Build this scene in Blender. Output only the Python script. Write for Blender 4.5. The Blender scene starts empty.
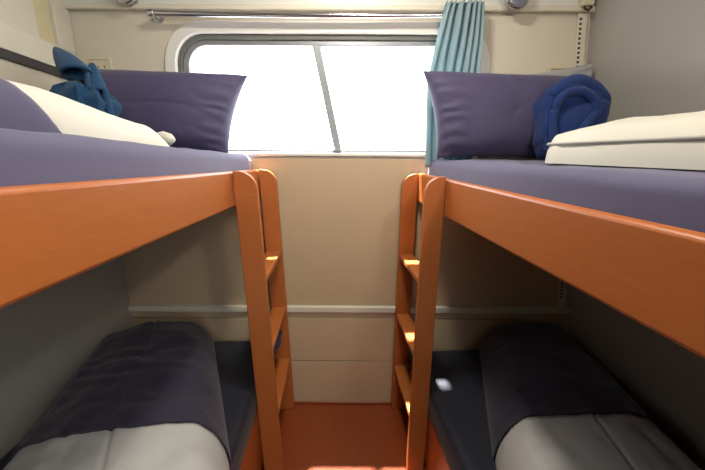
import bpy, bmesh, math, random
from mathutils import Vector, Matrix, noise

random.seed(7)
scene = bpy.context.scene
COL = scene.collection
R = math.radians

# ------------------------------------------------------------------ camera
D = 1.47                       # back wall (window wall) stands at y = D
A = math.atan(22 / 315)        # bunks and side walls run a little out of square to it
cam_d = bpy.data.cameras.new('camera')
cam = bpy.data.objects.new('camera', cam_d)
COL.objects.link(cam)
cam_d.sensor_width = 36.0
cam_d.lens = 36.0 * 315 / 705
cam_d.clip_start = 0.02
cam.location = (0, 0, 1.26)
cam.rotation_euler = (Matrix.Rotation(R(90 - 12.6), 3, 'X') @ Matrix.Rotation(R(0.3), 3, 'Z')).to_euler()
scene.camera = cam

# ------------------------------------------------------------------ sky, sun, daylight portal, corridor fill
w = bpy.data.worlds.new('sky'); scene.world = w; w.use_nodes = True
bg = w.node_tree.nodes['Background']
bg.inputs['Color'].default_value = (0.93, 0.97, 1.0, 1)
bg.inputs['Strength'].default_value = 5.0

def add_light(name, kind, loc, rot, energy, color=(1, 1, 1), **kw):
    l = bpy.data.lights.new(name, kind); l.energy = energy; l.color = color
    for k, v in kw.items(): setattr(l, k, v)
    o = bpy.data.objects.new(name, l); COL.objects.link(o)
    o.location = loc; o.rotation_euler = rot
    return o
sun_dir = Vector((0.5, -1.0, -3.45))
add_light('sun', 'SUN', (0, 4, 6), sun_dir.to_track_quat('-Z', 'Y').to_euler(), 45.0, (1.0, 0.95, 0.88), angle=R(2.0))
# sky portal at the cabin window; added fill lamp outside the unseen corridor window
p = add_light('window_portal', 'AREA', (-0.11, D + 0.13, 1.57), (R(-90), 0, 0), 1, shape='RECTANGLE', size=1.5, size_y=0.62)
p.data.cycles.is_portal = True
add_light('corridor_fill', 'AREA', (0.25, -1.42, 1.70), (R(90), 0, 0), 1.0, (1.0, 0.97, 0.92), shape='RECTANGLE', size=0.60, size_y=0.5)

vs = scene.view_settings
vs.view_transform = 'Standard'; vs.look = 'None'; vs.gamma = 1.0; vs.use_curve_mapping = False
vs.exposure = 0.22
scene.cycles.use_denoising = True
scene.cycles.max_bounces = 8
scene.cycles.diffuse_bounces = 1

# ------------------------------------------------------------------ materials
def srgb(r, g, b):
    f = lambda c: (c / 255) / 12.92 if c <= 10 else ((c / 255 + 0.055) / 1.055) ** 2.4
    return (f(r), f(g), f(b), 1)
MATS = {}
def mat(name, rgb, rough=0.5, metal=0.0, var=0.06, scale=12.0, bump=0.0, bscale=60.0, sheen=0.0, coat=0.0, stretch=None, spec=0.5, weave=0.0):
    m = bpy.data.materials.new(name); m.use_nodes = True
    nt = m.node_tree; N = nt.nodes; Lk = nt.links
    b = N['Principled BSDF']
    b.inputs['Roughness'].default_value = rough
    b.inputs['Metallic'].default_value = metal
    b.inputs['Sheen Weight'].default_value = sheen
    b.inputs['Coat Weight'].default_value = coat
    b.inputs['Specular IOR Level'].default_value = spec
    tc = N.new('ShaderNodeTexCoord'); mp = N.new('ShaderNodeMapping')
    Lk.new(tc.outputs['Object'], mp.inputs['Vector'])
    if stretch: mp.inputs['Scale'].default_value = stretch
    nz = N.new('ShaderNodeTexNoise'); nz.inputs['Scale'].default_value = scale; nz.inputs['Detail'].default_value = 4
    Lk.new(mp.outputs['Vector'], nz.inputs['Vector'])
    c = srgb(*rgb)
    mx = N.new('ShaderNodeMix'); mx.data_type = 'RGBA'
    mx.inputs['A'].default_value = tuple(v * (1 - var) for v in c[:3]) + (1,)
    mx.inputs['B'].default_value = tuple(min(1, v * (1 + var)) for v in c[:3]) + (1,)
    Lk.new(nz.outputs['Fac'], mx.inputs['Factor'])
    Lk.new(mx.outputs['Result'], b.inputs['Base Color'])
    if bump:
        n2 = N.new('ShaderNodeTexNoise'); n2.inputs['Scale'].default_value = bscale; n2.inputs['Detail'].default_value = 5
        Lk.new(mp.outputs['Vector'], n2.inputs['Vector'])
        bp = N.new('ShaderNodeBump'); bp.inputs['Strength'].default_value = bump; bp.inputs['Distance'].default_value = 0.004
        Lk.new(n2.outputs['Fac'], bp.inputs['Height']); Lk.new(bp.outputs['Normal'], b.inputs['Normal'])
    MATS[name] = m
    return m
mat('cream_wall', (226, 216, 196), 0.55, bump=0.12, bscale=180, var=0.03)
mat('beige_panel', (208, 184, 150), 0.5, bump=0.15, bscale=150, var=0.04)
mat('side_wall', (178, 174, 166), 0.30, bump=0.05, bscale=240, var=0.03)
mat('white_paint', (240, 238, 230), 0.4, var=0.02, bump=0.05)
mat('cream_trim', (232, 224, 204), 0.45, var=0.03)
mat('yellow_cream', (224, 210, 168), 0.5, var=0.03)
mat('dark_channel', (70, 66, 66), 0.5)
mat('ceiling_white', (170, 164, 152), 0.6)
mat('wood_veneer', (120, 92, 70), 0.5)
mat('orange_paint', (192, 110, 54), 0.38, var=0.10, scale=6, bump=0.25, bscale=45, stretch=(1, 0.35, 1))
mat('orange_edge', (222, 136, 72), 0.4, var=0.08)
mat('floor_lino', (150, 70, 34), 0.35, var=0.12, scale=20, bump=0.1, bscale=120)
mat('plywood', (150, 110, 80), 0.6, var=0.15)
mat('navy_sheet', (88, 84, 116), 0.75, var=0.05, bump=0.05, bscale=300, sheen=0.2)
mat('navy_pillow', (70, 64, 98), 0.7, var=0.05, bump=0.06, bscale=300, sheen=0.2)
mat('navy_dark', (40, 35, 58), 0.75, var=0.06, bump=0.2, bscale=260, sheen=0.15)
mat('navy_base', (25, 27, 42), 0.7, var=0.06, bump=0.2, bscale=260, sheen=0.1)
mat('duvet_white', (220, 216, 202), 0.8, var=0.03, bump=0.08, bscale=200, sheen=0.1)
mat('duvet_grey', (196, 194, 190), 0.8, var=0.04, bump=0.2, bscale=200)
mat('pillow_grey', (176, 176, 178), 0.8, var=0.04)
mat('towel_teal', (14, 66, 104), 0.9, var=0.25, scale=60, bump=0.6, bscale=500, sheen=0.12)
mat('towel_blue', (10, 46, 108), 0.9, var=0.25, scale=60, bump=0.6, bscale=500, sheen=0.12)
mat('curtain_teal', (170, 196, 202), 0.7, var=0.06, bump=0.15, bscale=250)
mat('chrome', (200, 200, 205), 0.18, metal=1.0, var=0.02)
mat('aluminium', (160, 163, 166), 0.4, metal=0.5, var=0.08, scale=40)
mat('rubber', (110, 112, 108), 0.6, var=0.1)
mat('plastic_cream', (226, 216, 184), 0.4, var=0.02)
mat('plastic_dark', (52, 48, 46), 0.5)
mat('lens', (120, 126, 145), 0.15, var=0.02)
mat('piping', (200, 196, 186), 0.7)
cm = MATS['curtain_teal'].node_tree
tl = cm.nodes.new('ShaderNodeBsdfTranslucent'); tl.inputs['Color'].default_value = srgb(150, 200, 212)
ms = cm.nodes.new('ShaderNodeMixShader'); ms.inputs[0].default_value = 0.3
cm.links.new(cm.nodes['Principled BSDF'].outputs[0], ms.inputs[1]); cm.links.new(tl.outputs[0], ms.inputs[2])
cm.links.new(ms.outputs[0], cm.nodes['Material Output'].inputs['Surface'])
g = bpy.data.materials.new('window_glass'); g.use_nodes = True
nt = g.node_tree; nt.nodes.remove(nt.nodes['Principled BSDF'])
tr = nt.nodes.new('ShaderNodeBsdfTransparent'); gl = nt.nodes.new('ShaderNodeBsdfGlossy'); gl.inputs['Roughness'].default_value = 0.03
mxs = nt.nodes.new('ShaderNodeMixShader'); mxs.inputs[0].default_value = 0.05
nt.links.new(tr.outputs[0], mxs.inputs[1]); nt.links.new(gl.outputs[0], mxs.inputs[2])
nt.links.new(mxs.outputs[0], nt.nodes['Material Output'].inputs['Surface'])
MATS['window_glass'] = g

# ------------------------------------------------------------------ helpers
# room frame: u to the right, s = distance from the window wall towards the camera, z up
def room(u, s, z):
    return Vector((u * math.cos(A) + s * math.sin(A), D + u * math.sin(A) - s * math.cos(A), z))
ORIG = {}
def thing(name, label, cat, u0, s0, z0, tilt=(0, 0), group=None, kind=None):
    o = bpy.data.objects.new(name, None); COL.objects.link(o)
    o.empty_display_size = 0.05
    o.location = room(u0, s0, z0)
    o.rotation_euler = (tilt[0], tilt[1], A)
    if label: o['label'] = label
    if cat: o['category'] = cat
    if group: o['group'] = group
    if kind: o['kind'] = kind
    ORIG[o.name] = (u0, s0, z0)
    return o
def finish(name, bm, m, parent=None, smooth=True, origin=None, bevel=0.0, world=False, auto=35):
    """bm holds room-frame coordinates (u, -s, z), or world ones when world=True"""
    if parent is not None and not world:
        u0, s0, z0 = ORIG[parent.name]
    elif origin: u0, s0, z0 = origin
    else: u0 = s0 = z0 = 0
    if not world: bmesh.ops.translate(bm, vec=(-u0, s0, -z0), verts=bm.verts)
    bmesh.ops.recalc_face_normals(bm, faces=bm.faces)
    me = bpy.data.meshes.new(name); bm.to_mesh(me); bm.free()
    o = bpy.data.objects.new(name, me); COL.objects.link(o)
    me.materials.append(MATS[m])
    if smooth:
        for p_ in me.polygons: p_.use_smooth = True
        me.set_sharp_from_angle(angle=R(auto))
    if bevel:
        b = o.modifiers.new('bevel', 'BEVEL'); b.width = bevel; b.segments = 2; b.limit_method = 'ANGLE'
    if parent is not None: o.parent = parent
    elif not world:
        o.location = room(u0, s0, z0); o.rotation_euler = (0, 0, A)
    return o
def struct(o, label=None):
    o['kind'] = 'structure'
    if label: o['label'] = label
    return o
def tag(o, label, cat, group=None):
    o['label'] = label; o['category'] = cat
    if group: o['group'] = group
    return o
def box(bm, x0, x1, y0, y1, z0, z1):
    vs_ = [bm.verts.new((x, y, z)) for x in (x0, x1) for y in (y0, y1) for z in (z0, z1)]
    for f in ((0, 1, 3, 2), (4, 6, 7, 5), (0, 4, 5, 1), (2, 3, 7, 6), (0, 2, 6, 4), (1, 5, 7, 3)):
        bm.faces.new([vs_[i] for i in f])
def rbox(bm, u0, u1, s0, s1, z0, z1): box(bm, u0, u1, -s1, -s0, z0, z1)
def tube(bm, pts, r, n=12, caps=True):
    rings = []
    P = [Vector(q) for q in pts]
    for i, q in enumerate(P):
        t = (P[min(i + 1, len(P) - 1)] - P[max(i - 1, 0)]).normalized()
        a = t.orthogonal().normalized() if abs(t.z) > 0.95 else t.cross(Vector((0, 0, 1))).normalized()
        b = t.cross(a)
        rr = r[i] if isinstance(r, (list, tuple)) else r
        rings.append([bm.verts.new(q + (a * math.cos(2 * math.pi * k / n) + b * math.sin(2 * math.pi * k / n)) * rr) for k in range(n)])
    for i in range(len(rings) - 1):
        for k in range(n):
            bm.faces.new((rings[i][k], rings[i][(k + 1) % n], rings[i + 1][(k + 1) % n], rings[i + 1][k]))
    if caps:
        bm.faces.new(rings[0][::-1]); bm.faces.new(rings[-1])
def rr_loop(x0, x1, z0, z1, r, seg=10):
    pts = []
    for cx, cz, a0 in ((x1 - r, z1 - r, 0), (x0 + r, z1 - r, 90), (x0 + r, z0 + r, 180), (x1 - r, z0 + r, 270)):
        for k in range(seg + 1):
            a = R(a0 + 90 * k / seg)
            pts.append((cx + r * math.cos(a), cz + r * math.sin(a)))
    return pts
def ring_solid(bm, outer, inner, yf, yb):
    n = len(outer)
    of = [bm.verts.new((x, yf, z)) for x, z in outer]; inf = [bm.verts.new((x, yf, z)) for x, z in inner]
    ob = [bm.verts.new((x, yb, z)) for x, z in outer]; inb = [bm.verts.new((x, yb, z)) for x, z in inner]
    for i in range(n):
        j = (i + 1) % n
        for f in ((of[i], of[j], inf[j], inf[i]), (ob[i], inb[i], inb[j], ob[j]), (inf[i], inf[j], inb[j], inb[i]), (of[i], ob[i], ob[j], of[j])):
            bm.faces.new(f)
def fbm(x, y, z=0.0, o=3):
    return noise.fractal(Vector((x, y, z)), 1.0, 2.0, o)

# ------------------------------------------------------------------ room shell
WX0, WX1, WZ0, WZ1, WR = -0.80, 0.58, 1.295, 1.838, 0.17     # outside of the white window surround
XL, XR, ZT = -1.34, 1.34, 2.26
bm = bmesh.new()
rect = (XL, XR, -0.02, ZT)
inner = rr_loop(WX0 + 0.02, WX1 - 0.02, WZ0 + 0.012, WZ1 - 0.02, WR - 0.02)
cx, cz = (WX0 + WX1) / 2, (WZ0 + WZ1) / 2
outer = []
for x, z in inner:
    dx, dz = x - cx, z - cz
    tt = min(((rect[1] if dx > 0 else rect[0]) - cx) / dx if abs(dx) > 1e-6 else 9e9, ((rect[3] if dz > 0 else rect[2]) - cz) / dz if abs(dz) > 1e-6 else 9e9)
    outer.append([cx + dx * tt, cz + dz * tt])
for qx in (rect[0], rect[1]):
    for qz in (rect[2], rect[3]):
        k = min(range(len(outer)), key=lambda i: (outer[i][0] - qx) ** 2 + (outer[i][1] - qz) ** 2)
        outer[k] = [qx, qz]
ring_solid(bm, outer, inner, D, D + 0.09)
wall_back = struct(finish('wall_back', bm, 'cream_wall', world=True, smooth=False), 'cream window wall between the two bunks')
# lower wainscot boards, a proud layer on the back wall
for z0, z1 in ((0.012, 0.257), (0.262, 0.500), (0.5035, 0.536)):
    bm = bmesh.new(); box(bm, -1.17, 1.10, D - 0.010, D + 0.002, z0, z1)
    o = finish('panel', bm, 'beige_panel', world=True, bevel=0.002); o.parent = wall_back
bm = bmesh.new(); box(bm, -1.17, 1.06, D - 0.006, D + 0.002, 0.570, 1.286)
o = finish('panel', bm, 'beige_panel', world=True, bevel=0.002); o.parent = wall_back
bm = bmesh.new(); box(bm, -1.17, 1.10, D - 0.022, D + 0.002, 0.536, 0.570)
struct(finish('trim_1', bm, 'cream_trim', world=True, bevel=0.006), 'white moulding across the window wall above the lower boards')
bm = bmesh.new(); box(bm, -1.17, 1.12, D - 0.016, D + 0.002, 0.0, 0.014)
struct(finish('baseboard_back', bm, 'floor_lino', world=True, bevel=0.003))
bm = bmesh.new(); box(bm, XL, XR, D - 0.024, D + 0.002, 1.872, 1.893)
struct(finish('trim_2', bm, 'cream_trim', world=True, bevel=0.005), 'cream ledge moulding above the curtain rod')
bm = bmesh.new(); box(bm, XL, XR, D - 0.012, D + 0.002, 1.893, ZT)
struct(finish('trim_3', bm, 'white_paint', world=True, bevel=0.003), 'pale top panel of the window wall')

def wall_s(u): return u * math.tan(A)
FR = 2.0
bm = bmesh.new(); rbox(bm, -1.35, 1.45, -0.20, FR + 1.0, -0.04, 0.0)
struct(finish('floor', bm, 'floor_lino', smooth=False), 'orange brown floor of the aisle')
bm = bmesh.new(); rbox(bm, -1.45, 1.45, -0.20, FR + 1.0, ZT - 0.02, ZT + 0.04)
struct(finish('ceiling', bm, 'ceiling_white', smooth=False))
# left wall: upper part set back, lower lining proud of it
bm = bmesh.new(); rbox(bm, -1.30, -1.19, -0.12, FR, 0.0, ZT)
wall_left = struct(finish('wall_left', bm, 'cream_wall', smooth=False), 'cream side wall behind the left bunks')
bm = bmesh.new(); rbox(bm, -1.19, -1.112, -0.079, FR, 0.0, 1.14)
o = finish('lining_panel', bm, 'side_wall', smooth=False); o.parent = wall_left
o.matrix_parent_inverse = wall_left.matrix_basis.inverted()
for nm, lab, m, u, s0, s1, z0, z1 in (
        ('trim_4', 'dark grey channel along the left wall over the upper bunk', 'dark_channel', -1.178, -0.08, FR, 1.598, 1.627),
        ('trim_5', 'broad cream rail on the left wall above the dark channel', 'cream_trim', -1.172, -0.08, FR, 1.627, 1.712),
        ('trim_6', 'cream upright stile at the left back corner', 'cream_trim', -1.170, -0.08, 0.004, 1.712, ZT),
        ('trim_7', 'yellowish inset strip beside the cream stile', 'yellow_cream', -1.184, 0.004, 0.078, 1.712, ZT),
        ('trim_8', 'cream upper panel of the left wall', 'cream_wall', -1.179, 0.082, FR, 1.712, ZT)):
    bm = bmesh.new(); rbox(bm, -1.19, u, s0, s1, z0, z1)
    struct(finish(nm, bm, m, bevel=0.002), lab)
# right wall leans out a little towards the floor
def wr(z): return 0.975 + (1.876 - z) * 0.083
bm = bmesh.new()
vsx = []
for s in (0.0, FR):
    for (uu, zz) in ((wr(0), 0), (1.40, 0), (1.40, ZT), (wr(ZT), ZT)):
        vsx.append(bm.verts.new((uu, -s, zz)))
for f in ((0, 1, 2, 3), (7, 6, 5, 4), (0, 4, 5, 1), (1, 5, 6, 2), (2, 6, 7, 3), (3, 7, 4, 0)): bm.faces.new([vsx[i] for i in f])
struct(finish('wall_right', bm, 'side_wall', smooth=False), 'plain grey side wall behind the right bunks')
# front wall with the doorway, corridor and its window
bm = bmesh.new()
rbox(bm, -1.35, -0.40, FR, FR + 0.05, 0, ZT); rbox(bm, 0.33, 1.45, FR, FR + 0.05, 0, ZT); rbox(bm, -0.40, 0.33, FR, FR + 0.05, 2.0, ZT)
struct(finish('wall_front', bm, 'wood_veneer', smooth=False))
bm = bmesh.new(); S2 = FR + 0.75
rbox(bm, -1.35, 1.45, S2, S2 + 0.05, 0, 1.15); rbox(bm, -1.35, 1.45, S2, S2 + 0.05, 2.05, ZT)
rbox(bm, -1.35, -0.1, S2, S2 + 0.05, 1.15, 2.05); rbox(bm, 1.25, 1.45, S2, S2 + 0.05, 1.15, 2.05)
struct(finish('wall_corridor', bm, 'wood_veneer', smooth=False))
bm = bmesh.new(); rbox(bm, -1.40, -1.35, FR, S2 + 0.05, 0, ZT); rbox(bm, 1.45, 1.50, FR, S2 + 0.05, 0, ZT)
struct(finish('wall_corridor_end', bm, 'wood_veneer', smooth=False))

# ------------------------------------------------------------------ window
win = bpy.data.objects.new('window_1', None); COL.objects.link(win)
win.location = (cx, D, WZ0); win['kind'] = 'structure'; win['label'] = 'wide rounded carriage window with white surround and slanting mullion'
def wpart(name, bm, m, bevel=0.0):
    bmesh.ops.translate(bm, vec=(-cx, -D, -WZ0), verts=bm.verts)
    o = finish(name, bm, m, world=True, bevel=bevel); o.parent = win; return o
bm = bmesh.new()
ring_solid(bm, rr_loop(WX0, WX1, WZ0, WZ1, WR), rr_loop(WX0 + 0.048, WX1 - 0.048, WZ0 + 0.016, WZ1 - 0.046, WR - 0.045), D - 0.012, D + 0.05)
wpart('surround', bm, 'white_paint', 0.004)
bm = bmesh.new()
ring_solid(bm, rr_loop(WX0 + 0.048, WX1 - 0.048, WZ0 + 0.016, WZ1 - 0.046, WR - 0.045), rr_loop(WX0 + 0.066, WX1 - 0.066, WZ0 + 0.021, WZ1 - 0.066, WR - 0.062), D + 0.002, D + 0.06)
wpart('seal', bm, 'rubber', 0.002)
bm = bmesh.new()
ring_solid(bm, rr_loop(WX0 + 0.066, WX1 - 0.066, WZ0 + 0.021, WZ1 - 0.066, WR - 0.062), rr_loop(WX0 + 0.094, WX1 - 0.094, WZ0 + 0.031, WZ1 - 0.086, WR - 0.085), D + 0.010, D + 0.065)
wpart('frame', bm, 'aluminium', 0.003)
# slanting mullion
bm = bmesh.new()
zb, zt = WZ0 + 0.028, WZ1 - 0.08
for zz, xc in ((zb, -0.068), (zt, -0.160)):
    for (ox, oy) in ((-0.016, 0.008), (0.016, 0.008), (0.016, 0.045), (-0.016, 0.045)):
        bm.verts.new((xc + ox, D + oy, zz))
bm.verts.ensure_lookup_table()
for f in ((0, 1, 2, 3), (4, 7, 6, 5), (0, 4, 5, 1), (1, 5, 6, 2), (2, 6, 7, 3), (3, 7, 4, 0)): bm.faces.new([bm.verts[i] for i in f])
wpart('mullion', bm, 'aluminium', 0.003)
gx0, gx1, gz0, gz1 = WX0 + 0.07, WX1 - 0.07, WZ0 + 0.026, WZ1 - 0.072
for side in (0, 1):
    bm = bmesh.new()
    mb, mt_ = -0.070, -0.158
    if side == 0: q = [(gx0, gz0), (mb, gz0), (mt_, gz1), (gx0 + 0.03, gz1), (gx0, gz1 - 0.04)]
    else: q = [(mb, gz0), (gx1, gz0), (gx1, gz1 - 0.04), (gx1 - 0.03, gz1), (mt_, gz1)]
    a = [bm.verts.new((x, D + 0.030 + side * 0.006, z)) for x, z in q]; b = [bm.verts.new((x, D + 0.034 + side * 0.006, z)) for x, z in q]
    bm.faces.new(a); bm.faces.new(b[::-1])
    for i in range(len(q)): bm.faces.new((a[i], a[(i + 1) % len(q)], b[(i + 1) % len(q)], b[i]))
    o = wpart('pane', bm, 'window_glass')

# slotted corner strip on the right
bm = bmesh.new()
strip = bpy.data.objects.new('trim_9', None); COL.objects.link(strip); strip['kind'] = 'structure'; strip['label'] = 'narrow slotted cream strip at the right back corner'
strip.location = (1.05, D, 0.57)
def sx(z): return 0.962 + (1.876 - z) * 0.083
vsx = []
for z in (0.57, 1.872):
    for dx, dy in ((-0.040, 0), (-0.004, 0), (-0.004, -0.012), (-0.040, -0.012)): vsx.append(bm.verts.new((sx(z) + dx - 1.05, dy, z - 0.57)))
for f in ((0, 1, 2, 3), (4, 7, 6, 5), (0, 4, 5, 1), (1, 5, 6, 2), (2, 6, 7, 3), (3, 7, 4, 0)): bm.faces.new([vsx[i] for i in f])
o = finish('strip', bm, 'cream_trim', world=True, bevel=0.002); o.parent = strip
bm = bmesh.new()
z = 0.62
while z < 1.86:
    box(bm, sx(z) - 0.036 - 1.05, sx(z) - 0.026 - 1.05, -0.0126, -0.010, z - 0.57, z + 0.009 - 0.57); z += 0.018
o = finish('slots', bm, 'plastic_dark', world=True, smooth=False); o.parent = strip; o['kind'] = 'stuff'

# ------------------------------------------------------------------ bunks
TR = math.atan(0.033)        # the right upper bunk dips a little towards the door
def zr(s): return -0.033 * s
BL = 1.93
def upper_bunk(side, label):
    if side < 0:
        t = thing('upper_bunk', label, 'bunk', -0.76, 0.9, 1.12, group='upper bunks')
        fa, fb, wu, s0, zb_, zt_ = -0.448, -0.420, -1.108, -0.02, 1.120, 1.236
        dz = 0
    else:
        t = thing('upper_bunk', label, 'bunk', 0.62, 0.9, 1.088 + zr(0.9), tilt=(TR, 0), group='upper bunks')
        fa, fb, wu, s0, zb_, zt_ = 0.318, 0.290, 0.975, 0.028, 1.098, 1.226
        dz = zr(0.9)
    z0_ = ORIG[t.name][2]
    def pt(name, m, u0, u1, sa, sb, za, zb2, bev=0.004):
        bm = bmesh.new(); rbox(bm, min(u0, u1), max(u0, u1), sa, sb, za + dz, zb2 + dz)
        return finish(name, bm, m, t, bevel=bev)
    pt('side_rail', 'orange_paint', fa, fb, s0, BL, zb_, zt_, 0.007)
    pt('deck', 'plywood', fa, wu, max(s0, 0.08) if side > 0 else 0.0, BL, zb_ + 0.012, zb_ + 0.030)
    pt('wall_cleat', 'orange_paint', wu, wu + (0.03 if side < 0 else -0.03), 0.09, BL, zb_ - 0.03, zb_ + 0.012)
    pt('end_board', 'orange_paint', fa, wu, BL - 0.025, BL, zb_ + 0.03, zt_)
    return t
upper_bunk(-1, 'left upper bunk with a long orange painted side rail')
upper_bunk(1, 'right upper bunk with a long orange painted side rail')

def lower_bunk(side, label, zt_):
    if side < 0:
        t = thing('lower_bunk', label, 'bunk', -0.76, 0.9, 0.0, group='lower bunks'); f0, f1, w0 = -0.425, -0.405, -1.108; s0 = 0.0
    else:
        t = thing('lower_bunk', label, 'bunk', 0.66, 0.9, 0.0, group='lower bunks'); f0, f1, w0 = 0.315, 0.295, 1.05; s0 = 0.08
    bm = bmesh.new(); rbox(bm, min(f0, f1), max(f0, f1), 0.03, BL, 0.0, zt_ + 0.012); finish('front_panel', bm, 'orange_paint', t, bevel=0.005)
    bm = bmesh.new(); rbox(bm, min(f0, w0), max(f0, w0), s0, BL, zt_ - 0.02, zt_); finish('deck', bm, 'plywood', t, bevel=0.002)
    bm = bmesh.new(); rbox(bm, min(f0, w0), max(f0, w0), BL - 0.02, BL, 0.0, zt_ - 0.02); finish('end_panel', bm, 'orange_paint', t, bevel=0.002)
lower_bunk(-1, 'left lower bunk base with an orange front panel', 0.285)
lower_bunk(1, 'right lower bunk base with an orange front panel', 0.245)

# ladders
def plank_profile(w, h, inner_sign, r=0.062, n=8):
    """(x, z) outline of a ladder upright, top inner corner rounded; outer edge at x=0"""
    pts = [(0, 0), (0, h)]
    xi = w * inner_sign
    for k in range(n + 1):
        a = R(90 - 90 * k / n)
        pts.append(((w - r + r * math.cos(a)) * inner_sign, h - r + r * math.sin(a)))
    pts.append((xi, 0))
    return pts
def ladder(label, uo, w, inner_sign, lean, sr, sf, rungs, h):
    t = thing('bunk_ladder', label, 'ladder', uo, (sr + sf) / 2, 0.0, tilt=(0, lean), group='bunk ladders')
    th = 0.020
    prof = plank_profile(w, h, inner_sign)
    for sc in (sr, sf):
        bm = bmesh.new()
        fr = [bm.verts.new((uo + x, -(sc + th / 2), z)) for x, z in prof]; bk = [bm.verts.new((uo + x, -(sc - th / 2), z)) for x, z in prof]
        bm.faces.new(fr); bm.faces.new(bk[::-1])
        for i in range(len(prof)): bm.faces.new((fr[i], bk[i], bk[(i + 1) % len(prof)], fr[(i + 1) % len(prof)]))
        finish('upright', bm, 'orange_paint', t, bevel=0.003)
    for z in rungs:
        bm = bmesh.new(); x0, x1 = uo + 0.004 * inner_sign, uo + (w - 0.003) * inner_sign
        rbox(bm, min(x0, x1), max(x0, x1), sr + th / 2, sf - th / 2, z - 0.020, z)
        finish('rung', bm, 'orange_paint', t, bevel=0.003)
ladder('orange wooden ladder on the left bunk', -0.3795, 0.075, 1, -math.atan(0.031), 0.018, 0.40, (0.866, 0.584, 0.300), 1.238)
ladder('orange wooden ladder on the right bunk', 0.276, 0.071, -1, math.atan(0.0105), 0.052, 0.40, (0.850, 0.547, 0.262), 1.222)

# ------------------------------------------------------------------ soft goods
def spaced(n):
    """0..1 samples denser towards both ends"""
    return [0.5 - 0.5 * math.cos(math.pi * k / n) * (0.55 + 0.45 * abs(math.cos(math.pi * k / n))) for k in range(n + 1)]
def slab(bm, foot, H, base, r, na=40, nb=60, wr_amp=0.0, wr_fn=None, belly=0.0, rb=None, zfun=None, a_rng=(0, 1), b_rng=(0, 1)):
    """rounded cloth slab. foot(a, b) -> (u, s); H(a, b) height; r edge radius in metres; closed underneath"""
    As = spaced(na); Bs = spaced(nb)
    top = []; bot = []
    for a in As:
        rt = []; rbt = []
        aa = a_rng[0] + (a_rng[1] - a_rng[0]) * a
        for b in Bs:
            bb = b_rng[0] + (b_rng[1] - b_rng[0]) * b
            u, s = foot(aa, bb)
            wu = Vector(foot(1, bb)) - Vector(foot(0, bb)) if False else None
            u0, s0 = foot(0, bb); u1, s1 = foot(1, bb); U0, S0 = foot(aa, 0); U1, S1 = foot(aa, 1)
            W = math.hypot(u1 - u0, s1 - s0); Lg = math.hypot(U1 - U0, S1 - S0)
            da = min(aa, 1 - aa) * W; db = min(bb, 1 - bb) * Lg
            pa = math.sqrt(max(0, 1 - (1 - min(1, da / r)) ** 2)); pb = math.sqrt(max(0, 1 - (1 - min(1, db / (rb or r))) ** 2))
            p_ = pa * pb
            h = H(aa, bb) * p_
            if wr_fn: h += wr_fn(u, s) * min(1, p_ * 1.5) * wr_amp
            z0 = base + (zfun(u, s) if zfun else 0)
            rt.append(bm.verts.new((u, -s, z0 + h)))
            edge = (p_ == 0)
            rbt.append(rt[-1] if edge else bm.verts.new((u, -s, z0 - belly * p_)))
        top.append(rt); bot.append(rbt)
    for i in range(na):
        for j in range(nb):
            bm.faces.new((top[i][j], top[i + 1][j], top[i + 1][j + 1], top[i][j + 1]))
            q = []
            for v in (bot[i][j], bot[i][j + 1], bot[i + 1][j + 1], bot[i + 1][j]):
                if v not in q: q.append(v)
            if len(q) >= 3:
                try: bm.faces.new(q)
                except ValueError: pass

def mattress(name, label, u0, u1, s0, s1, zb_, zt_, m, tilt=0.0, group=None, seed=0.0, crown=0.006, creases=0.003):
    t = thing(name, label, 'mattress', (u0 + u1) / 2, (s0 + s1) / 2, zb_, tilt=(tilt, 0), group=group)
    bm = bmesh.new()
    nu, ns = 44, 110
    rad = 0.03
    us = [u0 + (u1 - u0) * k for k in spaced(nu)]; ss = [s0 + (s1 - s0) * k for k in spaced(ns)]
    grid = []
    for u in us:
        row = []
        for s in ss:
            d = min(u - u0, u1 - u, s - s0, s1 - s)
            q = min(1, d / rad); pr = math.sqrt(max(0, 1 - (1 - q) ** 2))
            zz = zt_ - rad + rad * pr + crown * fbm(u * 2.3 + seed, s * 2.0, 1.0) * pr
            cr = creases * fbm(u * 14 + s * 5 + seed, s * 4 - u * 3, 3.0) * pr
            row.append(bm.verts.new((u, -s, zz + cr)))
        grid.append(row)
    for i in range(nu):
        for j in range(ns): bm.faces.new((grid[i][j], grid[i + 1][j], grid[i + 1][j + 1], grid[i][j + 1]))
    # skirt down to the bottom, bulging a little
    loop = [grid[i][0] for i in range(nu)] + [grid[nu][j] for j in range(ns)] + [grid[i][ns] for i in range(nu, 0, -1)] + [grid[0][j] for j in range(ns, 0, -1)]
    cxm, csm = (u0 + u1) / 2, (s0 + s1) / 2
    prev = loop
    for lv in range(1, 6):
        f = lv / 5
        cur = []
        for v in loop:
            bul = 0.005 * math.sin(math.pi * f) + 0.0025 * fbm(v.co.x * 6, v.co.y * 6 + seed, f * 2)
            ou = math.copysign(bul, v.co.x - cxm) if min(abs(v.co.x - u0), abs(v.co.x - u1)) < 1e-5 else 0
            oy = math.copysign(bul, v.co.y + csm) if min(abs(-v.co.y - s0), abs(-v.co.y - s1)) < 1e-5 else 0
            cur.append(bm.verts.new((v.co.x + ou, v.co.y + oy, v.co.z + (zb_ - v.co.z) * f)))
        n = len(loop)
        for i in range(n): bm.faces.new((prev[i], prev[(i + 1) % n], cur[(i + 1) % n], cur[i]))
        prev = cur
    bm.faces.new(prev)
    finish('sheeted_mattress', bm, m, t, auto=60)
    return t
mattress('mattress', 'purple grey sheeted mattress on the left upper bunk', -1.102, -0.455, -0.012, 1.90, 1.150, 1.300, 'navy_sheet', group='upper mattresses', seed=1.0)
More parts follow.
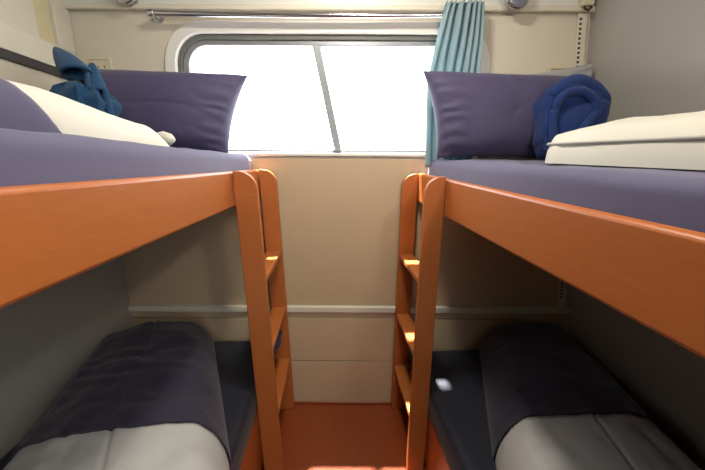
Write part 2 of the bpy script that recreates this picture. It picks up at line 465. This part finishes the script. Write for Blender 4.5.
mattress('mattress', 'purple grey sheeted mattress on the right upper bunk', 0.326, 0.968, 0.085, 1.90, 1.128 + zr(0.99), 1.288 + zr(0.99), 'navy_sheet', tilt=TR, group='upper mattresses', seed=5.0)
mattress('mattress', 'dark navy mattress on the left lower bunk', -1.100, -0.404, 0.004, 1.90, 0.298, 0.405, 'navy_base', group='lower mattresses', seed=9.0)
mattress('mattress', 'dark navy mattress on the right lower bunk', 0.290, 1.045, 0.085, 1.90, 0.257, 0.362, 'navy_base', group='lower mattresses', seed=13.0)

def pillow(label, m, u, s, zb_, width, height, thick, lean, yaw=0.0, roll=0.0, seed=0.0, group='bed pillows', taper=(0, 0)):
    """upright pillow, lean back against the window wall"""
    t = thing('bed_pillow', label, 'pillow', u, s, zb_, group=group)
    bm = bmesh.new()
    nx, ny = 72, 48
    xs = [2 * k - 1 for k in spaced(nx)]; ys = [2 * k - 1 for k in spaced(ny)]
    F = []; B = []
    M = Matrix.Rotation(yaw, 3, 'Z') @ Matrix.Rotation(lean, 3, 'X') @ Matrix.Rotation(roll, 3, 'Y')
    for x in xs:
        rf = []; rb = []
        for y in ys:
            # edges pulled in between the corners
            px = x * width / 2 * (1 - 0.050 * (1 - y * y) ** 1.2 * abs(x) ** 3)
            py = y * height / 2 * (1 - 0.07 * (1 - x * x) ** 1.2 * abs(y) ** 4)
            px += (taper[0] if x < 0 else taper[1]) * abs(x) ** 1.5 * max(0, 0.5 - 0.5 * y) ** 0.8
            th = thick / 2 * (max(0, (1 - abs(x) ** 2.6)) ** 0.5) * (max(0, (1 - abs(y) ** 2.4)) ** 0.5)
            # gathers running in from the side seams, broad creases, corner folds
            ax = abs(x)
            wr_ = 0.009 * math.sin(y * 23 + 2.4 * fbm(x * 2, y * 3, seed)) * max(0, (ax - 0.55) / 0.45) * (1 - ax ** 6)
            wr_ += 0.009 * fbm(px * 3.5 + seed, py * 5, seed, 2) * (1 - ax ** 4) * (1 - abs(y) ** 4)
            rid = abs(fbm(px * 3.5 + py * 5 + seed, py * 4 - px * 2, seed + 4))
            wr_ += -0.004 * max(0, 1 - rid * 6) ** 2 * (1 - ax ** 4) * (1 - abs(y) ** 4)
            edge = th < 1e-6
            v = M @ Vector((px, -(th + wr_ * (0 if edge else 1)), py))
            vb = M @ Vector((px, th + wr_ * (0 if edge else 0.5), py))
            rf.append(v); rb.append(None if edge else vb)
        F.append(rf); B.append(rb)
    zmin = min(v.z for r_ in F for v in r_)
    zmin = min(zmin, min(v.z for r_ in B for v in r_ if v is not None))
    fv = [[bm.verts.new((u + v.x, -s + v.y, zb_ + v.z - zmin)) for v in r_] for r_ in F]
    bv = [[fv[i][j] if B[i][j] is None else bm.verts.new((u + B[i][j].x, -s + B[i][j].y, zb_ + B[i][j].z - zmin)) for j in range(ny + 1)] for i in range(nx + 1)]
    for i in range(nx):
        for j in range(ny):
            bm.faces.new((fv[i][j], fv[i + 1][j], fv[i + 1][j + 1], fv[i][j + 1]))
            q = []
            for v in (bv[i][j], bv[i][j + 1], bv[i + 1][j + 1], bv[i + 1][j]):
                if v not in q: q.append(v)
            if len(q) >= 3:
                try: bm.faces.new(q)
                except ValueError: pass
    finish('pillowcase', bm, m, t, auto=80)
    return t
pillow('purple navy pillow standing on the left upper mattress', 'navy_pillow', -0.755, 0.125, 1.298, 0.66, 0.315, 0.19, R(-14), roll=R(0.8), seed=2.0, taper=(0, -0.075))
pillow('purple navy pillow standing on the right upper mattress', 'navy_pillow', 0.576, 0.232, 1.281, 0.66, 0.325, 0.18, R(-12), roll=R(0.6), seed=6.0, taper=(0.055, 0))
pillow('pale grey pillow tucked behind the navy one by the right wall', 'pillow_grey', 0.742, 0.140, 1.286, 0.50, 0.315, 0.035, R(-2), roll=R(-8.0), seed=8.0)

# -------- left upper duvet: cream wedge with a navy fold near the camera
t = thing('folded_duvet', 'cream duvet with a navy fold lying on the left upper mattress', 'duvet', -0.75, 1.0, 1.298, group='folded duvets')
def fl_(a, b):
    u = -1.07 + 0.555 * a
    start = 0.66 - 0.13 * a ** 1.6
    if a > 0.86: start += 0.9 * (a - 0.86) ** 1.4
    return (u, start + (1.78 - start) * b)
def hl(a, b):
    u, s = fl_(a, b)
    return 0.040 + 0.036 * min(1, max(0, (s - 0.42) / 0.5)) ** 0.8 + 0.012 * math.sin(math.pi * a)
def wl(u, s): return fbm(u * 9 + s * 2, s * 3.5, 2.0) + 0.5 * fbm(u * 3, s * 9, 7.0)
bm = bmesh.new(); slab(bm, fl_, hl, 1.299, 0.06, 44, 80, 0.010, wl)
finish('cover', bm, 'duvet_white', t, auto=80)
def fn_(a, b):
    u = -0.60 + 0.115 * a
    start = 1.085 - 0.12 * a
    return (u, start + (1.76 - start) * b)
def hn(a, b): return 0.080 - 0.020 * a
bm = bmesh.new(); slab(bm, fn_, hn, 1.2995, 0.035, 30, 50, 0.004, wl)
finish('navy_fold', bm, 'navy_pillow', t, auto=80)
bm = bmesh.new()   # rolled lip at the tip
pts = [Vector((-0.52 - 0.15 * k / 8, -(0.565 - 0.05 * math.sin(math.pi * k / 8)), 1.300 + 0.022 + 0.004 * math.sin(k))) for k in range(9)]
tube(bm, pts, [0.008, 0.016, 0.021, 0.022, 0.022, 0.021, 0.019, 0.014, 0.006], 12)
finish('rolled_hem', bm, 'duvet_white', t, auto=80)

# -------- right upper duvet: puffy folded slab with piping
t = thing('folded_duvet', 'puffy cream duvet with piped edge on the right upper mattress', 'duvet', 0.68, 1.1, 1.288 + zr(1.1), tilt=(TR, 0), group='folded duvets')
zb_ = 1.290 + zr(1.1)
def fr_(a, b):
    u = 0.405 + 0.54 * a
    start = 0.700 - 0.10 * math.sin(math.pi * min(1, a * 1.2)) + 0.05 * max(0, 1 - a / 0.10) ** 2
    return (u, start + (1.70 - start) * b)
def hr(a, b): return (0.066 + 0.040 * math.sin(math.pi * min(1, a * 1.1)) ** 1.2) * (0.80 + 0.20 * min(1, b / 0.16) ** 0.7)
def wrr(u, s): return fbm(u * 4, s * 5, 12.0) + 0.6 * fbm(u * 14, s * 4, 3.0)
bm = bmesh.new(); slab(bm, fr_, hr, zb_, 0.05, 60, 90, 0.009, wrr, rb=0.03)
finish('cover', bm, 'duvet_white', t, auto=80)
bm = bmesh.new()
pts = []
for k in range(61):
    f = k / 60
    if f < 0.4:
        a = 0.5 * (1 - f / 0.4) ** 1.5 + 0.03; uu, s_ = fr_(a, 0.0); pts.append((uu, -(s_ + 0.002), zb_ + 0.044))
    else:
        b = 0.022 + 0.97 * (f - 0.4) / 0.6; uu, s_ = fr_(0.0, b); pts.append((uu + 0.0065, -s_, zb_ + 0.044))
tube(bm, pts, 0.0035, 6)
finish('piping', bm, 'piping', t, auto=80)

# -------- lower duvets
def lower_duvet(label, side, base, axis0, axis1, w0, w1, fold, Hc, seed):
    """axis from the window end to the door end; navy over the first part, grey beyond"""
    a0 = Vector(axis0); a1 = Vector(axis1)
    mid = (a0 + a1) / 2
    t = thing('folded_duvet', label, 'duvet', mid.x, mid.y, base, group='folded duvets')
    NA = 110
    def ft(a, b):
        c = a0 + (a1 - a0) * b
        wdt = w0 + (w1 - w0) * b
        return (c.x + (a - 0.5) * wdt, c.y + 0.02 * math.sin(math.pi * a) + ((1 - a) * 0.17 * (1 - b) if side < 0 else (a - 0.5) * 0.03))
    def hh(a, b): return Hc * (0.72 + 0.28 * math.sin(math.pi * a) ** 0.8) * (0.93 + 0.10 * min(1, b / 0.35)) - 0.007 * math.exp(-((a - 0.53 - 0.02 * math.sin(9 * b)) / 0.010) ** 2) - 0.005 * math.exp(-((b - 0.27 - 0.02 * math.sin(5 * a)) / 0.012) ** 2)
    def wf(u, s): return fbm(u * 3 + seed, s * 9, seed) + 0.6 * fbm(u * 12, s * 5 + seed, 2.0) - 0.7 * max(0, 1 - abs(fbm(u * 2.0, s * 5, seed + 3)) * 8)
    bm = bmesh.new()
    slab(bm, ft, hh, base, 0.09, NA, 90, 0.010, wf)
    finish('grey_section', bm, 'duvet_grey', t, auto=80)
    def ft2(a, b): 
        aa = -0.012 + 1.024 * a
        return ft(aa, -0.012 + (fold + 0.012) * b)
    def hh2(a, b): return hh(min(1, max(0, -0.012 + 1.024 * a)), fold * b) + 0.010
    # navy fold: closed at the window end, thin lip where it stops on the grey
    bm2 = bmesh.new()
    As = spaced(NA); nb = 60
    top = []
    for a in As:
        row = []
        for j in range(nb + 1):
            b = (j / nb) ** 1.3
            u, s = ft2(a, b)
            W = w0 + (w1 - w0) * fold * b
            da = min(a, 1 - a) * W; db = (b + 0.0) * fold * (a1 - a0).length
            pa = math.sqrt(max(0, 1 - (1 - min(1, da / 0.09)) ** 2)); pb = math.sqrt(max(0, 1 - (1 - min(1, db / 0.09)) ** 2))
            h = hh2(a, b) * pa * pb + wf(u, s) * 0.010 * min(1, pa * pb * 1.5)
            row.append(bm2.verts.new((u, -s, base + h)))
        top.append(row)
    for i in range(NA):
        for j in range(nb): bm2.faces.new((top[i][j], top[i + 1][j], top[i + 1][j + 1], top[i][j + 1]))
    low = [bm2.verts.new((r_[-1].co.x, r_[-1].co.y + 0.004, max(base, r_[-1].co.z - 0.014))) for r_ in top]
    for i in range(NA): bm2.faces.new((top[i][-1], top[i + 1][-1], low[i + 1], low[i]))
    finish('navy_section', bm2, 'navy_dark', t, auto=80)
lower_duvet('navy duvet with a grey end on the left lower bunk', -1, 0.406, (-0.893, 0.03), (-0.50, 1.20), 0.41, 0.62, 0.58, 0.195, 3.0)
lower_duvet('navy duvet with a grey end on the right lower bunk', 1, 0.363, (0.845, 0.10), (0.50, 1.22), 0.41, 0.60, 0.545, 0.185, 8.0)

# -------- towels
def lump(bm, c, rx, ry, rz, pw, fn, nu=48, nv=32, M=None):
    """superellipsoid cloth bundle; fn(dir) scales the radius"""
    rows = []
    sp = lambda v, e_: math.copysign(abs(v) ** e_, v)
    for j in range(nv + 1):
        ph = -math.pi / 2 + math.pi * j / nv
        row = []
        for i in range(nu):
            th = 2 * math.pi * i / nu
            d = Vector((sp(math.cos(ph), pw) * sp(math.cos(th), pw), sp(math.cos(ph), pw) * sp(math.sin(th), pw), sp(math.sin(ph), pw)))
            k = fn(d, th, ph)
            v = Vector((d.x * rx, d.y * ry, d.z * rz)) * k
            if M: v = M @ v
            row.append(v + Vector(c))
        rows.append(row)
    V = []
    for j, row in enumerate(rows):
        if j in (0, nv):
            V.append([bm.verts.new(sum(row, Vector()) / nu)] * nu)
        else: V.append([bm.verts.new(v) for v in row])
    for j in range(nv):
        for i in range(nu):
            q = []
            for v in (V[j][i], V[j][(i + 1) % nu], V[j + 1][(i + 1) % nu], V[j + 1][i]):
                if v not in q: q.append(v)
            if len(q) >= 3: bm.faces.new(q)
# left: towel twisted into a bow standing by the pillow
t = thing('folded_towel', 'teal blue towel twisted into a bow beside the left pillow', 'towel', -0.86, 0.36, 1.292, group='folded towels')
bm = bmesh.new()
def f1(d, th, ph): return 1 + 0.10 * math.sin(8 * d.z + 5 * d.x) * max(0, d.x) + 0.06 * math.sin(th * 7) + 0.10 * fbm(d.x * 2, d.y * 2, d.z * 2)
lump(bm, (-0.862, -0.36, 1.402), 0.072, 0.055, 0.094, 0.5, f1, 64, 48)
finish('body', bm, 'towel_teal', t, auto=80)
def cone(nm, P0, P1, r0, r1, arc, start, flare=0.0, m='towel_teal'):
    bm = bmesh.new()
    P0, P1 = Vector(P0), Vector(P1)
    ax = (P1 - P0).normalized(); ea = ax.cross(Vector((0, 1, 0))).normalized(); eb = ax.cross(ea)
    n, k_ = 18, 30
    fr2 = []
    for i in range(n + 1):
        f = i / n
        c = P0.lerp(P1, f); rad = r0 + (r1 - r0) * math.sin(math.pi / 2 * f) ** 0.9
        row = []
        for j in range(k_ + 1):
            g_ = j / k_
            th = start + arc * g_
            rr_ = rad * (1 - 0.45 * g_) * (1 + 0.06 * math.sin(5 * g_ + 4 * f))
            pnt = c + (ea * math.cos(th) + eb * math.sin(th)) * rr_ + ax * flare * math.cos(th) * f
            row.append(bm.verts.new(pnt))
        fr2.append(row)
    for i in range(n):
        for j in range(k_): bm.faces.new((fr2[i][j], fr2[i + 1][j], fr2[i + 1][j + 1], fr2[i][j + 1]))
    o_ = finish(nm, bm, m, t, auto=80)
    so = o_.modifiers.new('thick', 'SOLIDIFY'); so.thickness = 0.007; so.offset = 0
cone('rolled_corner', (-0.935, -0.345, 1.600), (-0.858, -0.385, 1.520), 0.003, 0.044, R(520), R(200), 0.018)
cone('twisted_end', (-0.835, -0.345, 1.560), (-0.812, -0.375, 1.470), 0.004, 0.030, R(430), R(90), 0.0)
bm = bmesh.new()
for q in range(4):   # pleats down the right side
    tube(bm, [Vector((-0.845 + 0.018 * q + 0.010 * f, -0.412 + 0.012 * q, 1.482 - 0.03 * f * q / 3 - 0.125 * f)) for f in [k / 10 for k in range(11)]], [0.006 + 0.005 * math.sin(math.pi * k / 10) for k in range(11)], 8)
finish('pleats', bm, 'towel_teal', t, auto=80)
# right: towel bundle propped on the pillow
t = thing('folded_towel', 'royal blue towel bundle beside the right pillow', 'towel', 0.76, 0.34, 1.278, group='folded towels')
bm = bmesh.new()
def f2(d, th, ph):
    k = 1 + 0.10 * fbm(d.x * 1.6 + 3, d.y * 1.6, d.z * 1.6) - 0.10 * max(0, 1 - abs(d.z - 0.25 * d.x - 0.42) * 6) * max(0, -d.y + 0.35)
    k -= 0.05 * max(0, 1 - abs(d.x - 0.3 + d.z * 0.5) * 7)
    return k + 0.02 * math.sin(5 * d.x + 3 * d.z)
lump(bm, (0.752, -0.335, 1.405), 0.118, 0.055, 0.132, 0.5, f2, 64, 48, Matrix.Rotation(R(4), 3, 'Y') @ Matrix.Rotation(R(-12), 3, 'X'))
finish('body', bm, 'towel_blue', t, auto=80)
bm = bmesh.new()
pts = [Vector((0.655 + 0.21 * f, -(0.352 - 0.02 * math.sin(math.pi * f)), 1.462 + 0.075 * math.sin(math.pi * (0.10 + 0.80 * f)) - 0.012 * f)) for f in [k / 24 for k in range(25)]]
tube(bm, pts, [0.010 + 0.022 * math.sin(math.pi * k / 24) ** 0.6  for k in range(25)], 14)
finish('rolled_fold', bm, 'towel_blue', t, auto=80)
def fy(z): return -0.394 + 0.20 * (z - 1.405)
for path, r_ in (([(0.652, 1.40), (0.662, 1.465), (0.70, 1.498), (0.755, 1.500), (0.795, 1.472), (0.800, 1.435), (0.78, 1.41)], 0.016),
                 ([(0.820, 1.455), (0.800, 1.430), (0.765, 1.395), (0.725, 1.350), (0.700, 1.305)], 0.015),
                 ([(0.648, 1.44), (0.650, 1.38), (0.655, 1.33), (0.662, 1.292)], 0.013)):
    bm = bmesh.new(); P_ = []
    for i in range(len(path) - 1):
        for k in range(5): P_.append((path[i][0] + (path[i + 1][0] - path[i][0]) * k / 5, path[i][1] + (path[i + 1][1] - path[i][1]) * k / 5))
    P_.append(path[-1])
    for _ in range(3): P_ = [P_[0]] + [((P_[i - 1][0] + 2 * P_[i][0] + P_[i + 1][0]) / 4, (P_[i - 1][1] + 2 * P_[i][1] + P_[i + 1][1]) / 4) for i in range(1, len(P_) - 1)] + [P_[-1]]
    tube(bm, [Vector((u_, fy(z_) + 0.006, z_)) for u_, z_ in P_], [r_ * (0.35 + 0.65 * math.sin(math.pi * k / (len(P_) - 1)) ** 0.5) for k in range(len(P_))], 10)
    finish('fold', bm, 'towel_blue', t, auto=80)
t.location = room(0.743, 0.368, 1.278)
# lower left towel, glimpsed through the ladder
t = thing('folded_towel', 'dark blue towel seen through the left ladder rungs', 'towel', -0.415, 0.12, 0.405, group='folded towels')
bm = bmesh.new()
lump(bm, (-0.400, -0.12, 0.462), 0.052, 0.070, 0.056, 0.7, f1)
finish('body', bm, 'towel_blue', t, auto=80)
bm = bmesh.new()
tube(bm, [Vector((-0.44 + 0.09 * f, -0.12 - 0.03 * math.sin(3 * f), 0.49 + 0.028 * math.sin(math.pi * f))) for f in [k / 12 for k in range(13)]], [0.008 + 0.018 * math.sin(math.pi * k / 12) for k in range(13)], 12)
finish('rolled_fold', bm, 'towel_blue', t, auto=80)

# ------------------------------------------------------------------ curtain and rod
rod = bpy.data.objects.new('curtain_rod', None); COL.objects.link(rod); rod.location = (-0.15, D, 1.85)
tag(rod, 'thin chrome curtain rod above the window', 'curtain rod')
def rpart(name, bm, m):
    bmesh.ops.translate(bm, vec=(0.15, -D, -1.85), verts=bm.verts)
    o = finish(name, bm, m, world=True, auto=50); o.parent = rod; return o
yr = D - 0.050
def zrod(x): return 1.846 - 0.006 * math.sin(math.pi * (x + 0.80) / 1.25)
bm = bmesh.new(); tube(bm, [(x, yr, zrod(x)) for x in [-0.80 + 1.25 * k / 24 for k in range(25)]], 0.0105, 12); rpart('rod', bm, 'chrome')
for x in (-0.806, 0.452):
    bm = bmesh.new(); tube(bm, [(x, D, zrod(x) + 0.004), (x, D - 0.008, zrod(x) + 0.004)], 0.022, 16); tube(bm, [(x, D - 0.008, zrod(x) + 0.002), (x, yr - 0.004, zrod(x))], 0.010, 12)
    rpart('bracket', bm, 'chrome')
    bm = bmesh.new()
    tube(bm, [(x - 0.012, yr, zrod(x)), (x - 0.010, yr, zrod(x)), (x + 0.010, yr, zrod(x)), (x + 0.012, yr, zrod(x))], [0.006, 0.0145, 0.0145, 0.006], 14); rpart('end_cap', bm, 'chrome')

cur = bpy.data.objects.new('curtain', None); COL.objects.link(cur); cur.location = (0.45, D - 0.05, 1.25)
tag(cur, 'gathered teal curtain hanging at the right end of the window', 'curtain')
bm = bmesh.new()
nx, nz = 150, 40
grid = []
for j in range(nz + 1):
    f = j / nz
    z = 1.882 - 0.632 * f
    pinch = math.exp(-((f - 0.0) / 0.18) ** 2)
    xl = 0.362 - 0.055 * min(1, f / 0.45) ** 0.8 + 0.02 * max(0, f - 0.5); xr = 0.508 + 0.004 * math.sin(math.pi * min(1, f * 2.2)) + 0.01 * f
    row = []
    for i in range(nx + 1):
        g_ = i / nx
        gg = g_ ** (1.0 + 0.35 * f)
        x = xl + (xr - xl) * gg
        ph = 2 * math.pi * 6.5 * g_ + 1.5 * math.sin(2.2 * f + 7 * g_) + 0.9 * fbm(g_ * 5, f * 2, 4.0)
        amp = 0.019 * (0.55 + 0.45 * math.sin(math.pi * g_)) * (1 - 0.55 * max(0, 1 - g_ / 0.25) * min(1, f * 2))
        y = D - 0.072 + amp * math.sin(ph) + 0.004 * fbm(g_ * 6, f * 5, 1.0)
        x += 0.006 * math.cos(ph) * min(1, 0.4 + f)
        zz = z + (0.006 * math.sin(ph * 1.0 + 1) + 0.006 * g_) * (1 if f < 0.06 else 0)
        row.append(bm.verts.new((x - 0.45, y - D + 0.05, zz - 1.25)))
    grid.append(row)
for j in range(nz):
    for i in range(nx): bm.faces.new((grid[j][i], grid[j][i + 1], grid[j + 1][i + 1], grid[j + 1][i]))
o = finish('cloth', bm, 'curtain_teal', world=True, auto=80); o.parent = cur
sm = o.modifiers.new('thick', 'SOLIDIFY'); sm.thickness = 0.0022; sm.offset = 0

# ------------------------------------------------------------------ outlets and reading lamps, latch
def outlet(label, x0, x1, z0, z1):
    o = bpy.data.objects.new('power_outlet', None); COL.objects.link(o); xc, zc = (x0 + x1) / 2, (z0 + z1) / 2
    o.location = (xc, D, zc); tag(o, label, 'outlet', 'power outlets')
    def p_(name, bm, m, bev=0.0):
        q = finish(name, bm, m, world=True, bevel=bev); q.parent = o; return q
    hx, hz = (x1 - x0) / 2, (z1 - z0) / 2
    bm = bmesh.new(); ring_solid(bm, rr_loop(-hx, hx, -hz, hz, 0.006, 4), rr_loop(-hx + 0.009, hx - 0.009, -hz + 0.009, hz - 0.009, 0.003, 4), -0.014, 0); p_('frame', bm, 'plastic_cream', 0.002)
    bm = bmesh.new(); box(bm, -hx + 0.009, hx - 0.009, -0.010, 0, -hz + 0.009, hz - 0.009); fp = p_('face_plate', bm, 'plastic_cream', 0.001)
    for dx, dz in ((-0.022, 0.012), (-0.008, 0.012), (-0.015, -0.010), (0.018, 0.012)):
        bm = bmesh.new(); box(bm, dx - 0.002, dx + 0.002, -0.0106, -0.008, dz - 0.005, dz + 0.005); p_('slot', bm, 'plastic_dark').parent = fp
outlet('cream power outlet behind the teal blue towel', -1.125, -1.025, 1.60, 1.695)
outlet('cream power outlet above the royal blue towel', 0.828, 0.928, 1.575, 1.668)

def reading_lamp(label, x, z):
    o = bpy.data.objects.new('reading_lamp', None); COL.objects.link(o); o.location = (x, D - 0.012, z); tag(o, label, 'lamp', 'reading lamps')
    def lathe(name, prof, m):
        bm = bmesh.new(); n = 28
        rings = [[bm.verts.new((r_ * math.cos(2 * math.pi * k / n), -d_, r_ * math.sin(2 * math.pi * k / n))) for k in range(n)] for d_, r_ in prof]
        for i in range(len(rings) - 1):
            for k in range(n): bm.faces.new((rings[i][k], rings[i][(k + 1) % n], rings[i + 1][(k + 1) % n], rings[i + 1][k]))
        bm.faces.new(rings[0]); bm.faces.new(rings[-1])
        q = finish(name, bm, m, world=True, auto=40); q.parent = o; return q
    lathe('base', [(0, 0.030), (0.012, 0.030), (0.014, 0.022), (0.030, 0.020)], 'chrome')
    hs = lathe('housing', [(0.024, 0.020), (0.028, 0.042), (0.036, 0.048), (0.052, 0.050), (0.056, 0.046)], 'chrome')
    lathe('lens', [(0.0555, 0.041), (0.058, 0.036), (0.060, 0.020)], 'lens').parent = hs
reading_lamp('round chrome reading lamp above the left pillow', -0.90, 1.922)
reading_lamp('round chrome reading lamp above the right pillow', 0.642, 1.912)
lt = bpy.data.objects.new('wall_latch', None); COL.objects.link(lt); lt.location = (0.935, D - 0.012, 1.885); tag(lt, 'small cream latch at the top right corner', 'latch')
bm = bmesh.new(); box(bm, -0.022, 0.022, -0.035, 0, 0.0, 0.06); q = finish('body', bm, 'plastic_cream', world=True, bevel=0.004); q.parent = lt
bm = bmesh.new(); tube(bm, [(-0.006, -0.02, 0.002), (-0.010, -0.03, -0.012), (0.004, -0.034, -0.020), (0.016, -0.030, -0.006), (0.014, -0.02, 0.004)], 0.004, 8); q = finish('hook', bm, 'plastic_dark', world=True); q.parent = lt

# wall lamp on the door wall over the right bunk: the cabin's own light
wlm = thing('wall_lamp', 'chrome wall lamp on the door wall over the right bunk', 'lamp', 0.50, FR, 1.82)
bm = bmesh.new(); tube(bm, [(0.50, -FR, 1.82), (0.50, -FR + 0.015, 1.82)], 0.05, 20); finish('wall_plate', bm, 'chrome', wlm)
bm = bmesh.new(); tube(bm, [(0.50, -FR + 0.015, 1.82), (0.50, -FR + 0.08, 1.83), (0.50, -FR + 0.12, 1.86)], 0.009, 10); finish('arm', bm, 'chrome', wlm)
bm = bmesh.new(); tube(bm, [(0.50, -FR + 0.12, 1.855), (0.50, -FR + 0.12, 1.93), (0.50, -FR + 0.12, 1.935)], [0.02, 0.07, 0.075], 20, caps=False)
tube(bm, [(0.50, -FR + 0.12, 1.845), (0.50, -FR + 0.12, 1.857)], 0.022, 16); finish('shade_cup', bm, 'chrome', wlm)
lamp_l = add_light('wall_lamp_bulb', 'POINT', room(0.50, FR - 0.26, 1.81), (0, 0, 0), 14.0, (1.0, 0.90, 0.76), shadow_soft_size=0.05)


# unseen fill lamp over the aisle, added to brighten the upper cabin
CS = 0.64
clm = thing('added_ceiling_lamp', 'added round fill lamp on the unseen ceiling over the aisle', 'lamp', -0.06, CS, ZT - 0.02)
def cl_lathe(name, prof, m):
    bm = bmesh.new(); n = 32
    rings = [[bm.verts.new((-0.06 + r_ * math.cos(2 * math.pi * k / n), -CS + r_ * math.sin(2 * math.pi * k / n), z_)) for k in range(n)] for z_, r_ in prof]
    for i in range(len(rings) - 1):
        for k in range(n): bm.faces.new((rings[i][k], rings[i][(k + 1) % n], rings[i + 1][(k + 1) % n], rings[i + 1][k]))
    bm.faces.new(rings[0]); bm.faces.new(rings[-1]); finish(name, bm, m, clm)
cl_lathe('base_ring', [(ZT - 0.02, 0.12), (ZT - 0.035, 0.12), (ZT - 0.04, 0.11)], 'chrome')
cl_lathe('diffuser', [(ZT - 0.04, 0.10), (ZT - 0.055, 0.085), (ZT - 0.062, 0.05)], 'lens')
add_light('ceiling_fill_light', 'AREA', room(-0.06, CS, ZT - 0.075), (0, 0, 0), 10.0, (1.0, 0.93, 0.82), shape='DISK', size=0.18)
